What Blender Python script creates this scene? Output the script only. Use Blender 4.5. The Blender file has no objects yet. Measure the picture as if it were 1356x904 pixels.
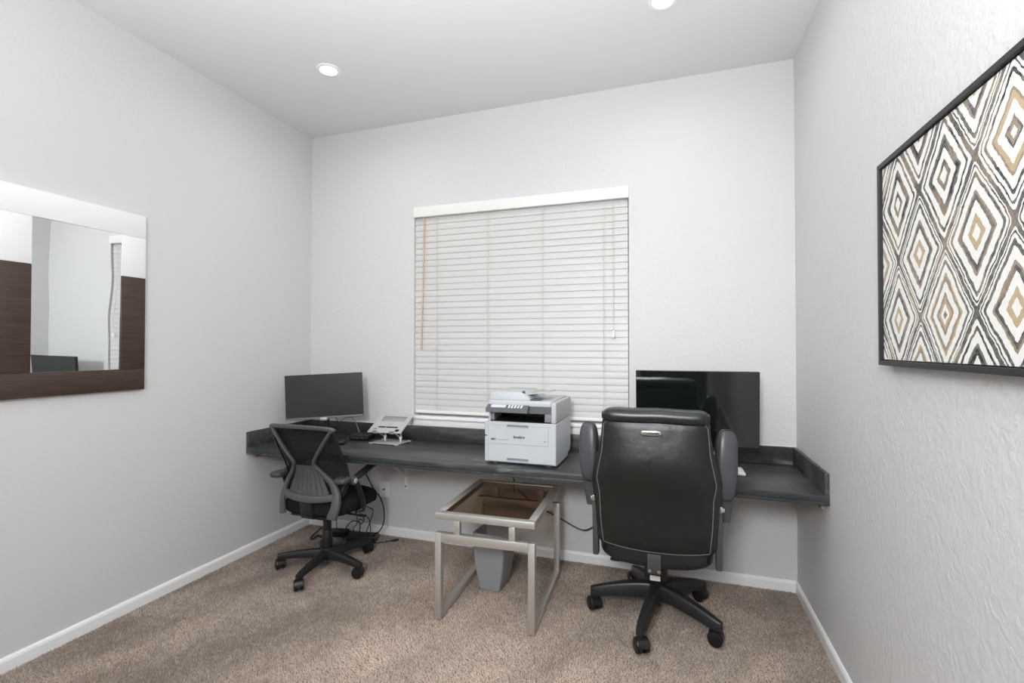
import bpy, bmesh, math, random
import numpy as np
from mathutils import Vector, Matrix, Euler

R = math.radians
scene = bpy.context.scene
COL = scene.collection
random.seed(7)

# ------------------------------------------------------------------ camera
CAM_H, YAW, PITCH, ROLL = 1.3879, 0.3194, 0.0127, 0.0005
cam = bpy.data.cameras.new('camera')
cam.sensor_width = 36.0
cam.lens = 637.7 / 1356 * 36.0
cam.clip_start = 0.02
cam_ob = bpy.data.objects.new('camera', cam)
COL.objects.link(cam_ob)
cam_ob.location = (0, 0, CAM_H)
cam_ob.rotation_euler = (math.pi / 2 + PITCH, -ROLL, YAW)
scene.camera = cam_ob

# ------------------------------------------------------------------ exposure, world, lights
vs = scene.view_settings
vs.view_transform = 'Standard'
vs.look = 'None'
vs.gamma = 1
vs.use_curve_mapping = False
vs.exposure = 0.17
world = bpy.data.worlds.new('world')
scene.world = world
world.use_nodes = True
world.node_tree.nodes['Background'].inputs[0].default_value = (0.75, 0.82, 0.9, 1)
world.node_tree.nodes['Background'].inputs[1].default_value = 0.6
scene.cycles.max_bounces = 14
scene.cycles.diffuse_bounces = 8
scene.cycles.use_denoising = True
scene.cycles.sample_clamp_indirect = 6.0

FLASH_W, BOUNCE_W, CAN_W = 36.0, 60.0, 2.4


def area_light(name, loc, rot, size, power, color, shape='DISK', spread=180, size_y=None):
    l = bpy.data.lights.new(name, 'AREA')
    l.shape = shape
    l.size = size
    if size_y:
        l.size_y = size_y
    l.energy = power
    l.color = color
    l.spread = R(spread)
    o = bpy.data.objects.new(name, l)
    COL.objects.link(o)
    o.location = loc
    o.rotation_euler = rot
    return o


# large soft lamp of the photographer, standing behind the camera
area_light('soft_lamp', (-0.35, -0.95, 2.15), (R(78), 0, R(-3)), 0.7, FLASH_W, (0.97, 0.985, 1.0), spread=135)

# its twin turned up to the ceiling
area_light('bounce_lamp', (-0.55, -0.05, 0.72), (R(180), 0, 0), 1.0, BOUNCE_W, (0.965, 0.985, 1.0), spread=115)

# ------------------------------------------------------------------ room numbers
XL, XR, YB, YR, H = -2.7097, 0.6754, 3.1199, -1.25, 3.05
WX0, WX1, WZ0, WZ1 = -1.787, -0.253, 0.893, 2.412


# ------------------------------------------------------------------ materials
def mat(name, color=(.5, .5, .5), rough=.5, metal=0.0, spec=.5, **kw):
    m = bpy.data.materials.new(name)
    m.use_nodes = True
    b = m.node_tree.nodes['Principled BSDF']
    b.inputs['Base Color'].default_value = (*color, 1)
    b.inputs['Roughness'].default_value = rough
    b.inputs['Metallic'].default_value = metal
    b.inputs['Specular IOR Level'].default_value = spec
    for k, v in kw.items():
        b.inputs[k].default_value = v
    return m


def nodes_of(m):
    nt = m.node_tree
    return nt, nt.nodes['Principled BSDF'], nt.links


def add_node(nt, kind, **kw):
    n = nt.nodes.new(kind)
    for k, v in kw.items():
        setattr(n, k, v)
    return n


def noise_node(nt, scale, detail=3, rough=.5, dist=0.0, coord='Object', stretch=None):
    tc = add_node(nt, 'ShaderNodeTexCoord')
    n = add_node(nt, 'ShaderNodeTexNoise')
    n.inputs['Scale'].default_value = scale
    n.inputs['Detail'].default_value = detail
    n.inputs['Roughness'].default_value = rough
    n.inputs['Distortion'].default_value = dist
    if stretch:
        mp = add_node(nt, 'ShaderNodeMapping')
        mp.inputs['Scale'].default_value = stretch
        nt.links.new(tc.outputs[coord], mp.inputs[0])
        nt.links.new(mp.outputs[0], n.inputs['Vector'])
    else:
        nt.links.new(tc.outputs[coord], n.inputs['Vector'])
    return n


def ramp_node(nt, stops, interp='LINEAR'):
    r = add_node(nt, 'ShaderNodeValToRGB')
    cr = r.color_ramp
    cr.interpolation = interp
    while len(cr.elements) > 1:
        cr.elements.remove(cr.elements[-1])
    cr.elements[0].position = stops[0][0]
    cr.elements[0].color = (*stops[0][1], 1)
    for p, c in stops[1:]:
        e = cr.elements.new(p)
        e.color = (*c, 1)
    return r


def add_bump(m, scale, strength, dist=.01, detail=3, stretch=None):
    nt, b, L = nodes_of(m)
    n = noise_node(nt, scale, detail, stretch=stretch)
    bp = add_node(nt, 'ShaderNodeBump')
    bp.inputs['Strength'].default_value = strength
    bp.inputs['Distance'].default_value = dist
    L.new(n.outputs['Fac'], bp.inputs['Height'])
    L.new(bp.outputs[0], b.inputs['Normal'])
    return bp


def color_noise(m, c1, c2, scale, detail=4, lo=.35, hi=.65, stretch=None, dist=0.0):
    nt, b, L = nodes_of(m)
    n = noise_node(nt, scale, detail, dist=dist, stretch=stretch)
    r = ramp_node(nt, [(lo, c1), (hi, c2)])
    L.new(n.outputs['Fac'], r.inputs[0])
    L.new(r.outputs[0], b.inputs['Base Color'])
    return r


def wall_mat(name, col, strength):
    """painted drywall with a trowelled texture: flattened islands and fine orange peel"""
    m = mat(name, col, .55, spec=.35)
    nt, b, L = nodes_of(m)
    n1 = noise_node(nt, 42, 3, .55, .25)
    r1 = ramp_node(nt, [(.40, (0, 0, 0)), (.62, (1, 1, 1))])
    L.new(n1.outputs['Fac'], r1.inputs[0])
    n2 = noise_node(nt, 95, 2, .5)
    mx = add_node(nt, 'ShaderNodeMath', operation='MULTIPLY_ADD')
    mx.inputs[1].default_value = .45
    L.new(n2.outputs['Fac'], mx.inputs[0])
    L.new(r1.outputs[0], mx.inputs[2])
    bp = add_node(nt, 'ShaderNodeBump')
    bp.inputs['Strength'].default_value = strength
    bp.inputs['Distance'].default_value = .0035
    L.new(mx.outputs[0], bp.inputs['Height'])
    L.new(bp.outputs[0], b.inputs['Normal'])
    return m


M = {}
M['wall'] = wall_mat('wall_paint', (.665, .668, .672), .13)
M['wall_textured'] = wall_mat('wall_paint_heavy_texture', (.665, .668, .672), .24)
M['ceiling'] = wall_mat('ceiling_paint', (.79, .79, .79), .06)
M['white_trim'] = mat('white_trim_paint', (.90, .90, .91), .35)
M['white_plastic'] = mat('white_plastic', (.88, .88, .87), .38)
M['slat'] = mat('blind_slat_white', (.63, .625, .612), .42)
M['valance'] = mat('valance_white', (.84, .83, .81), .38)
M['cord'] = mat('blind_cord', (.62, .60, .57), .8)
M['wand'] = mat('tan_wand', (.62, .44, .30), .35)
M['glass'] = mat('window_glass', (1, 1, 1), .02, **{'Transmission Weight': 1.0, 'IOR': 1.45})
M['caulk'] = mat('white_caulk', (.8, .8, .8), .5)

# carpet
M['carpet'] = mat('carpet_backing', (.17, .125, .098), .95, spec=.1)
color_noise(M['carpet'], (.20, .155, .122), (.31, .245, .20), 60, 5)
pm = mat('carpet_fibre', (.4, .3, .25), .9, spec=.12)
nt, b, L = nodes_of(pm)
at = add_node(nt, 'ShaderNodeAttribute', attribute_name='tuft_tint')
L.new(at.outputs['Color'], b.inputs['Base Color'])
b.inputs['Sheen Weight'].default_value = .25
b.inputs['Sheen Roughness'].default_value = .5
M['pile'] = pm

# slate-look laminate
lam = mat('slate_laminate', (.05, .053, .055), .36, spec=.5)
nt, b, L = nodes_of(lam)
n1 = noise_node(nt, 2.2, 7, .66, .5, stretch=(1, 3.4, 3.4))
r1 = ramp_node(nt, [(.30, (.016, .018, .019)), (.5, (.046, .048, .050)), (.70, (.125, .125, .125))])
L.new(n1.outputs['Fac'], r1.inputs[0])
n2 = noise_node(nt, .55, 4, .5, .5, stretch=(1, 3.2, 3.2))
r2 = ramp_node(nt, [(.494, (0, 0, 0)), (.5, (.5, .5, .5)), (.506, (0, 0, 0))])
L.new(n2.outputs['Fac'], r2.inputs[0])
n3 = noise_node(nt, 5, 2)
r3 = ramp_node(nt, [(.5, (0, 0, 0)), (.62, (1, 1, 1))])
L.new(n3.outputs['Fac'], r3.inputs[0])
mm = add_node(nt, 'ShaderNodeMath', operation='MULTIPLY')
L.new(r2.outputs[0], mm.inputs[0])
L.new(r3.outputs[0], mm.inputs[1])
mx = add_node(nt, 'ShaderNodeMix', data_type='RGBA')
L.new(mm.outputs[0], mx.inputs[0])
L.new(r1.outputs[0], mx.inputs[6])
mx.inputs[7].default_value = (.36, .36, .35, 1)
L.new(mx.outputs[2], b.inputs['Base Color'])
M['laminate'] = lam
M['particle'] = mat('raw_particleboard', (.36, .26, .17), .8)
color_noise(M['particle'], (.30, .215, .14), (.42, .31, .21), 120, 3)
M['cleat_shade'] = mat('tan_cleat_shade', (.40, .32, .23), .7)
color_noise(M['cleat_shade'], (.30, .24, .17), (.40, .32, .23), 9, 4, stretch=(1, .15, 6))

# blacks and greys
M['leather'] = mat('black_leather', (.011, .0125, .0125), .33, spec=.6)
add_bump(M['leather'], 420, .10, .002, 2)
M['leather_panel'] = mat('black_leather_panel', (.010, .0125, .0118), .38, spec=.5)
nt, b, L = nodes_of(M['leather_panel'])
na = noise_node(nt, 9, 3, .5)
nb = noise_node(nt, 420, 2)
ma = add_node(nt, 'ShaderNodeMath', operation='MULTIPLY_ADD')
L.new(nb.outputs['Fac'], ma.inputs[0])
ma.inputs[1].default_value = .03
L.new(na.outputs['Fac'], ma.inputs[2])
bp = add_node(nt, 'ShaderNodeBump')
bp.inputs['Strength'].default_value = .35
bp.inputs['Distance'].default_value = .012
L.new(ma.outputs[0], bp.inputs['Height'])
L.new(bp.outputs[0], b.inputs['Normal'])
M['pad_leather'] = mat('charcoal_leather', (.055, .058, .066), .36, spec=.6)
add_bump(M['pad_leather'], 420, .08, .002, 2)
M['piping'] = mat('grey_piping', (.13, .135, .135), .30)
M['black_plastic'] = mat('black_plastic', (.013, .013, .014), .38)
M['base_plastic'] = mat('black_base_plastic', (.020, .020, .021), .36)
M['grey_plastic'] = mat('dark_grey_plastic', (.055, .055, .054), .45)
M['frame_grey'] = mat('chair_frame_grey', (.072, .076, .080), .40)
M['caster'] = mat('caster_black', (.010, .011, .012), .28)
M['chrome'] = mat('chrome', (.72, .72, .72), .18, 1.0)
M['sticker'] = mat('white_sticker', (.75, .74, .70), .6)
M['fabric'] = mat('black_fabric', (.012, .012, .013), .95, spec=.2)
add_bump(M['fabric'], 500, .3, .002, 2)
mesh_m = mat('black_mesh', (.020, .022, .023), .7, spec=.35)
nt, b, L = nodes_of(mesh_m)
tc = add_node(nt, 'ShaderNodeTexCoord')
w1 = add_node(nt, 'ShaderNodeTexWave', wave_type='BANDS', bands_direction='X')
w1.inputs['Scale'].default_value = 60
w2 = add_node(nt, 'ShaderNodeTexWave', wave_type='BANDS', bands_direction='Z')
w2.inputs['Scale'].default_value = 60
L.new(tc.outputs['Object'], w1.inputs[0])
L.new(tc.outputs['Object'], w2.inputs[0])
mu = add_node(nt, 'ShaderNodeMath', operation='MULTIPLY')
L.new(w1.outputs['Fac'], mu.inputs[0])
L.new(w2.outputs['Fac'], mu.inputs[1])
ma = add_node(nt, 'ShaderNodeMath', operation='MULTIPLY')
L.new(mu.outputs[0], ma.inputs[0])
ma.inputs[1].default_value = -.30
mb_ = add_node(nt, 'ShaderNodeMath', operation='ADD')
L.new(ma.outputs[0], mb_.inputs[0])
mb_.inputs[1].default_value = 1.0
L.new(mb_.outputs[0], b.inputs['Alpha'])
M['mesh'] = mesh_m
M['lumbar'] = mat('grey_lumbar_mesh', (.16, .165, .168), .6)

# metals and table
M['nickel'] = mat('brushed_nickel', (.60, .585, .555), .40, .7)
add_bump(M['nickel'], 60, .05, .001, 3, stretch=(1, 1, 14))
sg = bpy.data.materials.new('smoked_glass')
sg.use_nodes = True
nt = sg.node_tree
nt.nodes.clear()
out = add_node(nt, 'ShaderNodeOutputMaterial')
tr = add_node(nt, 'ShaderNodeBsdfTransparent')
tr.inputs[0].default_value = (.64, .555, .485, 1)
gl = add_node(nt, 'ShaderNodeBsdfGlossy')
gl.inputs['Roughness'].default_value = .02
fr = add_node(nt, 'ShaderNodeFresnel')
fr.inputs[0].default_value = 1.45
ms = add_node(nt, 'ShaderNodeMixShader')
ge = add_node(nt, 'ShaderNodeNewGeometry')
iv = add_node(nt, 'ShaderNodeMath', operation='SUBTRACT')
iv.inputs[0].default_value = 1.0
nt.links.new(ge.outputs['Backfacing'], iv.inputs[1])
fm = add_node(nt, 'ShaderNodeMath', operation='MULTIPLY')
nt.links.new(fr.outputs[0], fm.inputs[0])
nt.links.new(iv.outputs[0], fm.inputs[1])
nt.links.new(fm.outputs[0], ms.inputs[0])
nt.links.new(tr.outputs[0], ms.inputs[1])
nt.links.new(gl.outputs[0], ms.inputs[2])
nt.links.new(ms.outputs[0], out.inputs[0])
M['smoked'] = sg
M['bin'] = mat('grey_bin_plastic', (.30, .31, .325), .42)
M['bracket'] = mat('white_bracket_metal', (.84, .83, .80), .45)

# electronics
M['screen_matte'] = mat('matte_screen', (.024, .029, .028), .30, spec=.55)
M['screen_gloss'] = mat('glossy_screen', (.006, .009, .0085), .045, spec=.9)
M['chin'] = mat('chin_grey', (.14, .145, .145), .4)
M['silver'] = mat('silver_plastic', (.42, .43, .43), .35, .4)
M['alu'] = mat('silver_aluminium', (.66, .66, .65), .34, .55)
M['printer'] = mat('printer_white', (.54, .565, .585), .45)
M['printer_side'] = mat('printer_side_white', (.50, .515, .53), .5)
M['printer_grey'] = mat('printer_dark_grey', (.115, .122, .135), .42)
M['printer_mid'] = mat('printer_mid_grey', (.22, .23, .25), .42)
M['printer_line'] = mat('printer_seam_grey', (.30, .31, .33), .5)
M['printer_slot'] = mat('printer_slot_black', (.012, .014, .012), .35)
M['ink'] = mat('ink_dark', (.06, .065, .07), .5)
M['ink_light'] = mat('ink_light', (.42, .43, .45), .5)
M['display'] = mat('panel_display_pale', (.66, .69, .72), .2)
M['cable'] = mat('black_cable', (.012, .012, .012), .45)
M['grey_cable'] = mat('grey_cable', (.20, .21, .20), .5)
M['white_cable'] = mat('white_cable', (.75, .75, .75), .4)
M['key'] = mat('white_key', (.78, .78, .78), .4)

# mirror and art
M['mirror'] = mat('mirror_silver', (.88, .90, .90), .0, 1.0)
add_bump(M['mirror'], 2.4, .06, .02, 1)
M['mirror_white'] = mat('mirror_frame_white', (.86, .86, .87), .32)
mw = mat('mirror_frame_brown', (.06, .036, .028), .5)
color_noise(mw, (.034, .018, .013), (.075, .044, .032), 7, 6, .3, .7, stretch=(1, 1, 22))
M['mirror_brown'] = mw
M['art_frame'] = mat('art_frame_black', (.016, .016, .018), .45)
M['hall'] = mat('hall_paint', (.30, .29, .28), .8)

lamp_lens = bpy.data.materials.new('lamp_lens')
lamp_lens.use_nodes = True
bb = lamp_lens.node_tree.nodes['Principled BSDF']
bb.inputs['Base Color'].default_value = (.9, .9, .9, 1)
bb.inputs['Emission Color'].default_value = (1, .96, .90, 1)
bb.inputs['Emission Strength'].default_value = 6.0
M['lens'] = lamp_lens


# abstract diamond print: flat printed canvas
def art_material():
    m = mat('diamond_print', (.8, .8, .78), .6, spec=.3)
    nt, b, L = nodes_of(m)

    def math_(op, a, c=None, d=None):
        n = add_node(nt, 'ShaderNodeMath', operation=op)
        for i, v in enumerate((a, c, d)):
            if v is None:
                continue
            if isinstance(v, (int, float)):
                n.inputs[i].default_value = v
            else:
                L.new(v, n.inputs[i])
        return n.outputs[0]
    tc = add_node(nt, 'ShaderNodeTexCoord')
    wn = add_node(nt, 'ShaderNodeTexNoise')
    wn.inputs['Scale'].default_value = 9
    wn.inputs['Detail'].default_value = 2
    L.new(tc.outputs['Object'], wn.inputs[0])
    sub = add_node(nt, 'ShaderNodeVectorMath', operation='SUBTRACT')
    L.new(wn.outputs['Color'], sub.inputs[0])
    sub.inputs[1].default_value = (.5, .5, .5)
    sca = add_node(nt, 'ShaderNodeVectorMath', operation='SCALE')
    L.new(sub.outputs[0], sca.inputs[0])
    sca.inputs['Scale'].default_value = .018
    wn2 = add_node(nt, 'ShaderNodeTexNoise')
    wn2.inputs['Scale'].default_value = 60
    wn2.inputs['Detail'].default_value = 3
    L.new(tc.outputs['Object'], wn2.inputs[0])
    sub2 = add_node(nt, 'ShaderNodeVectorMath', operation='SUBTRACT')
    L.new(wn2.outputs['Color'], sub2.inputs[0])
    sub2.inputs[1].default_value = (.5, .5, .5)
    sca2 = add_node(nt, 'ShaderNodeVectorMath', operation='SCALE')
    L.new(sub2.outputs[0], sca2.inputs[0])
    sca2.inputs['Scale'].default_value = .009
    ad = add_node(nt, 'ShaderNodeVectorMath', operation='ADD')
    L.new(tc.outputs['Object'], ad.inputs[0])
    L.new(sca.outputs[0], ad.inputs[1])
    ad2 = add_node(nt, 'ShaderNodeVectorMath', operation='ADD')
    L.new(ad.outputs[0], ad2.inputs[0])
    L.new(sca2.outputs[0], ad2.inputs[1])
    sp = add_node(nt, 'ShaderNodeSeparateXYZ')
    L.new(ad2.outputs[0], sp.inputs[0])
    a = math_('DIVIDE', math_('SUBTRACT', sp.outputs['Y'], ART_Y0), .258)
    c = math_('DIVIDE', math_('SUBTRACT', sp.outputs['Z'], ART_Z0), .350)
    p = math_('ADD', math_('ADD', a, c), .5)
    q = math_('ADD', math_('SUBTRACT', a, c), .5)
    fp = math_('ABSOLUTE', math_('SUBTRACT', math_('FRACT', p), .5))
    fq = math_('ABSOLUTE', math_('SUBTRACT', math_('FRACT', q), .5))
    k = 22.0
    d = math_('MULTIPLY', math_('POWER', math_('ADD', math_('POWER', fp, k), math_('POWER', fq, k)), 1 / k), 2.0)
    cp = math_('FLOOR', p)
    cq = math_('FLOOR', q)
    cm = add_node(nt, 'ShaderNodeCombineXYZ')
    L.new(cp, cm.inputs[0])
    L.new(cq, cm.inputs[1])
    wh = add_node(nt, 'ShaderNodeTexWhiteNoise')
    L.new(cm.outputs[0], wh.inputs[0])
    W, K, G, T, O, DG = (.86, .86, .835), (.020, .020, .023), (.13, .118, .113), (.30, .24, .18), (.50, .38, .23), (.085, .08, .082)
    ramps = [
        [(0, W), (.08, T), (.16, DG), (.21, W), (.38, O), (.48, T), (.53, W), (.68, K), (.75, W), (.83, K), (.87, W), (.94, DG)],
        [(0, W), (.12, O), (.25, W), (.42, DG), (.51, T), (.57, W), (.74, DG), (.82, W), (.88, K), (.915, W), (.95, DG)],
        [(0, W), (.13, DG), (.24, W), (.42, K), (.53, G), (.60, W), (.76, K), (.83, W), (.92, DG)],
        [(0, DG), (.07, W), (.16, O), (.24, T), (.31, W), (.47, T), (.55, O), (.60, W), (.74, G), (.82, W), (.89, K), (.92, W), (.95, DG)],
    ]
    cols = []
    for st in ramps:
        r = ramp_node(nt, st, 'CONSTANT')
        L.new(d, r.inputs[0])
        cols.append(r.outputs[0])
    cur = cols[0]
    for i, cc in enumerate(cols[1:]):
        sel = math_('GREATER_THAN', wh.outputs['Value'], (i + 1) / 4)
        mx = add_node(nt, 'ShaderNodeMix', data_type='RGBA')
        L.new(sel, mx.inputs[0])
        L.new(cur, mx.inputs[6])
        L.new(cc, mx.inputs[7])
        cur = mx.outputs[2]
    tn = noise_node(nt, 11, 2, .5)
    tr_ = ramp_node(nt, [(.50, (0, 0, 0)), (.60, (1, 1, 1))])
    L.new(tn.outputs['Fac'], tr_.inputs[0])
    ml = add_node(nt, 'ShaderNodeMix', data_type='RGBA', blend_type='LIGHTEN')
    L.new(math_('MULTIPLY', tr_.outputs[0], .8), ml.inputs[0])
    L.new(cur, ml.inputs[6])
    ml.inputs[7].default_value = (.30, .235, .17, 1)
    cur = ml.outputs[2]
    dn = noise_node(nt, 85, 4, .65)
    dr = ramp_node(nt, [(.42, (0, 0, 0)), (.72, (1, 1, 1))])
    L.new(dn.outputs['Fac'], dr.inputs[0])
    mx = add_node(nt, 'ShaderNodeMix', data_type='RGBA')
    L.new(math_('MULTIPLY', dr.outputs[0], .30), mx.inputs[0])
    L.new(cur, mx.inputs[6])
    mx.inputs[7].default_value = (.62, .59, .54, 1)
    L.new(mx.outputs[2], b.inputs['Base Color'])
    return m


# ------------------------------------------------------------------ mesh helpers
def mark(bm, angle=38):
    lim = R(angle)
    for f in bm.faces:
        f.smooth = True
    for e in bm.edges:
        if len(e.link_faces) == 2:
            if e.calc_face_angle(0) > lim:
                e.smooth = False
        else:
            e.smooth = True


def link(name, bm, m, parent=None, smooth=True, label=None):
    bmesh.ops.recalc_face_normals(bm, faces=bm.faces[:])
    if smooth:
        mark(bm)
    me = bpy.data.meshes.new(name)
    bm.to_mesh(me)
    bm.free()
    for mm in (m if isinstance(m, (list, tuple)) else [m]):
        me.materials.append(mm)
    o = bpy.data.objects.new(name, me)
    COL.objects.link(o)
    if parent:
        o.parent = parent
    if label:
        o['label'] = label
    return o


def thing(name, label, cat, loc=(0, 0, 0), rz=0, group=None):
    o = bpy.data.objects.new(name, None)
    o.empty_display_size = .05
    COL.objects.link(o)
    o.location = loc
    o.rotation_euler = (0, 0, rz)
    return tag(o, label, cat, group)


def tag(o, label, cat, group=None):
    o['label'] = label
    o['category'] = cat
    if group:
        o['group'] = group
    return o


def structure(o):
    o['kind'] = 'structure'
    return o


def B():
    return bmesh.new()


def box(bm, x0, x1, y0, y1, z0, z1, bev=0.0, seg=2, mtx=None):
    r = bmesh.ops.create_cube(bm, size=1.0)
    vs_ = r['verts']
    bmesh.ops.scale(bm, vec=(x1 - x0, y1 - y0, z1 - z0), verts=vs_)
    bmesh.ops.translate(bm, vec=((x0 + x1) / 2, (y0 + y1) / 2, (z0 + z1) / 2), verts=vs_)
    if bev > 0:
        ed = list({e for v in vs_ for e in v.link_edges})
        rr = bmesh.ops.bevel(bm, geom=ed, offset=bev, segments=seg, affect='EDGES', profile=.5)
        vs_ = list({v for f in rr['faces'] for v in f.verts} | {v for v in vs_ if v.is_valid})
        # whole island
        seen = set(vs_)
        stack = list(vs_)
        while stack:
            v = stack.pop()
            for e in v.link_edges:
                w = e.other_vert(v)
                if w not in seen:
                    seen.add(w)
                    stack.append(w)
        vs_ = list(seen)
    if mtx is not None:
        bmesh.ops.transform(bm, matrix=mtx, verts=vs_)
    return vs_


def bar(bm, p, q, w, h, bev=0.002, up=(0, 0, 1)):
    """rectangular bar from p to q"""
    p, q = Vector(p), Vector(q)
    d = q - p
    z = d.normalized()
    u = Vector(up)
    if abs(u.dot(z)) > .98:
        u = Vector((0, 1, 0))
    x = u.cross(z).normalized()
    y = z.cross(x)
    mt = Matrix((x, y, z)).transposed().to_4x4()
    mt.translation = (p + q) / 2
    return box(bm, -w / 2, w / 2, -h / 2, h / 2, -d.length / 2, d.length / 2, bev, 2, mt)


def cyl(bm, p, q, r, r2=None, seg=24, bev=0.0):
    p, q = Vector(p), Vector(q)
    d = q - p
    rr = bmesh.ops.create_cone(bm, cap_ends=True, segments=seg, radius1=r, radius2=r if r2 is None else r2, depth=d.length)
    vs_ = rr['verts']
    mt = Vector((0, 0, 1)).rotation_difference(d.normalized()).to_matrix().to_4x4()
    mt.translation = (p + q) / 2
    bmesh.ops.transform(bm, matrix=mt, verts=vs_)
    if bev:
        ed = [e for e in {e for v in vs_ for e in v.link_edges} if any(len(f.verts) > 4 for f in e.link_faces)]
        bmesh.ops.bevel(bm, geom=ed, offset=bev, segments=2, affect='EDGES', profile=.5)


def smooth_path(pts, n=8):
    pts = [Vector(p) for p in pts]
    if len(pts) < 3:
        return pts
    P = [pts[0] * 2 - pts[1]] + pts + [pts[-1] * 2 - pts[-2]]
    res = []
    for i in range(1, len(P) - 2):
        a, b_, c, d = P[i - 1], P[i], P[i + 1], P[i + 2]
        for k in range(n):
            t = k / n
            res.append(.5 * ((2 * b_) + (c - a) * t + (2 * a - 5 * b_ + 4 * c - d) * t * t + (3 * b_ - a - 3 * c + d) * t ** 3))
    res.append(pts[-1])
    return res


def tube(bm, pts, r, seg=8, smooth=6, closed=False):
    path = smooth_path(pts, smooth) if smooth > 1 else [Vector(p) for p in pts]
    n = len(path)
    rings = []
    up = None
    for i, p in enumerate(path):
        t = (path[min(i + 1, n - 1)] - path[max(i - 1, 0)]).normalized()
        if up is None:
            up = t.orthogonal().normalized()
        up = (up - t * up.dot(t)).normalized()
        s = t.cross(up)
        rad = r[i * len(r) // n] if isinstance(r, (list, tuple)) else r
        rings.append([bm.verts.new(p + (up * math.cos(2 * math.pi * k / seg) + s * math.sin(2 * math.pi * k / seg)) * rad) for k in range(seg)])
    for i in range(n - 1):
        for k in range(seg):
            bm.faces.new((rings[i][k], rings[i][(k + 1) % seg], rings[i + 1][(k + 1) % seg], rings[i + 1][k]))
    bm.faces.new(rings[0][::-1])
    bm.faces.new(rings[-1])


def loft(bm, rows, cap=True, closed=True):
    rings = [[bm.verts.new(p) for p in row] for row in rows]
    n = len(rings[0])
    for i in range(len(rings) - 1):
        for k in range(n if closed else n - 1):
            bm.faces.new((rings[i][k], rings[i][(k + 1) % n], rings[i + 1][(k + 1) % n], rings[i + 1][k]))
    if cap:
        bm.faces.new(rings[0][::-1])
        bm.faces.new(rings[-1])
    return rings


def superring(cx, cy, z, a, b_, n=4.0, seg=32):
    res = []
    for k in range(seg):
        t = 2 * math.pi * k / seg
        c, s = math.cos(t), math.sin(t)
        res.append(Vector((cx + a * math.copysign(abs(c) ** (2 / n), c), cy + b_ * math.copysign(abs(s) ** (2 / n), s), z)))
    return res


def rounded(bm, c, half, n=5.0, sub=10, mtx=None, fn=None):
    """superellipsoid block (cushions, pads)"""
    tmp = bmesh.new()
    bmesh.ops.create_cube(tmp, size=2.0)
    bmesh.ops.subdivide_edges(tmp, edges=tmp.edges[:], cuts=sub, use_grid_fill=True)
    me = bpy.data.meshes.new('tmp')
    for v in tmp.verts:
        # spread samples toward the edges, then project
        p = Vector([math.sin(x * math.pi / 2) if abs(x) < 1 else math.copysign(1, x) for x in v.co])
        l = (abs(p.x) ** n + abs(p.y) ** n + abs(p.z) ** n) ** (1 / n)
        p = p / l
        p = Vector((p.x * half[0], p.y * half[1], p.z * half[2]))
        if fn:
            p = fn(p)
        p = p + Vector(c)
        v.co = (mtx @ p) if mtx is not None else p
    tmp.to_mesh(me)
    tmp.free()
    bm.from_mesh(me)
    bpy.data.meshes.remove(me)


def prism(bm, outline, axis, a0, a1):
    """extrude a 2D outline along axis (0=x,1=y,2=z)"""
    def P(u, v, t):
        return {0: (t, u, v), 1: (u, t, v), 2: (u, v, t)}[axis]
    A = [bm.verts.new(P(u, v, a0)) for u, v in outline]
    C_ = [bm.verts.new(P(u, v, a1)) for u, v in outline]
    n = len(outline)
    bm.faces.new(A[::-1])
    bm.faces.new(C_)
    for k in range(n):
        bm.faces.new((A[k], A[(k + 1) % n], C_[(k + 1) % n], C_[k]))


def text_mesh(name, body, size, m, parent, loc, rot, bold=0.0, shear=0.0):
    cu = bpy.data.curves.new(name, 'FONT')
    cu.body = body
    cu.size = size
    cu.extrude = .0004
    cu.offset = bold
    cu.shear = shear
    cu.align_x = 'LEFT'
    tmp = bpy.data.objects.new(name + '_curve', cu)
    COL.objects.link(tmp)
    dg = bpy.context.evaluated_depsgraph_get()
    me = bpy.data.meshes.new_from_object(tmp.evaluated_get(dg))
    bpy.data.objects.remove(tmp)
    bpy.data.curves.remove(cu)
    me.materials.clear()
    me.materials.append(m)
    o = bpy.data.objects.new(name, me)
    COL.objects.link(o)
    o.parent = parent
    o.location = loc
    o.rotation_euler = rot
    return o


# ------------------------------------------------------------------ room shell
T = .14
bm = B(); box(bm, XL - T, XR + T, YR - T, YB + T, -.1, 0)
floor = structure(link('floor', bm, M['carpet'], smooth=False))
bm = B(); box(bm, XL - T, XR + T, YR - T, YB + T, H, H + .1)
structure(link('ceiling', bm, M['ceiling'], smooth=False))
bm = B(); box(bm, XL - T, XL, YR, YB + T, 0, H)
structure(link('wall_left', bm, M['wall'], smooth=False))
bm = B(); box(bm, XR, XR + T, YR, YB + T, 0, H)
structure(link('wall_right', bm, M['wall_textured'], smooth=False))
DX0, DX1, DZ = -.40, .48, 2.05          # doorway in the rear wall, behind the camera
bm = B()
box(bm, XL - T, DX0, YR - T, YR, 0, H)
box(bm, DX0, DX1, YR - T, YR, DZ, H)
box(bm, DX1, XR + T, YR - T, YR, 0, H)
structure(link('wall_rear', bm, M['wall'], smooth=False))
bm = B()
box(bm, XL, WX0, YB, YB + T, 0, H)
box(bm, WX1, XR, YB, YB + T, 0, H)
box(bm, WX0, WX1, YB, YB + T, 0, WZ0)
box(bm, WX0, WX1, YB, YB + T, WZ1, H)
structure(link('wall_back', bm, M['wall'], smooth=False))
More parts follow.
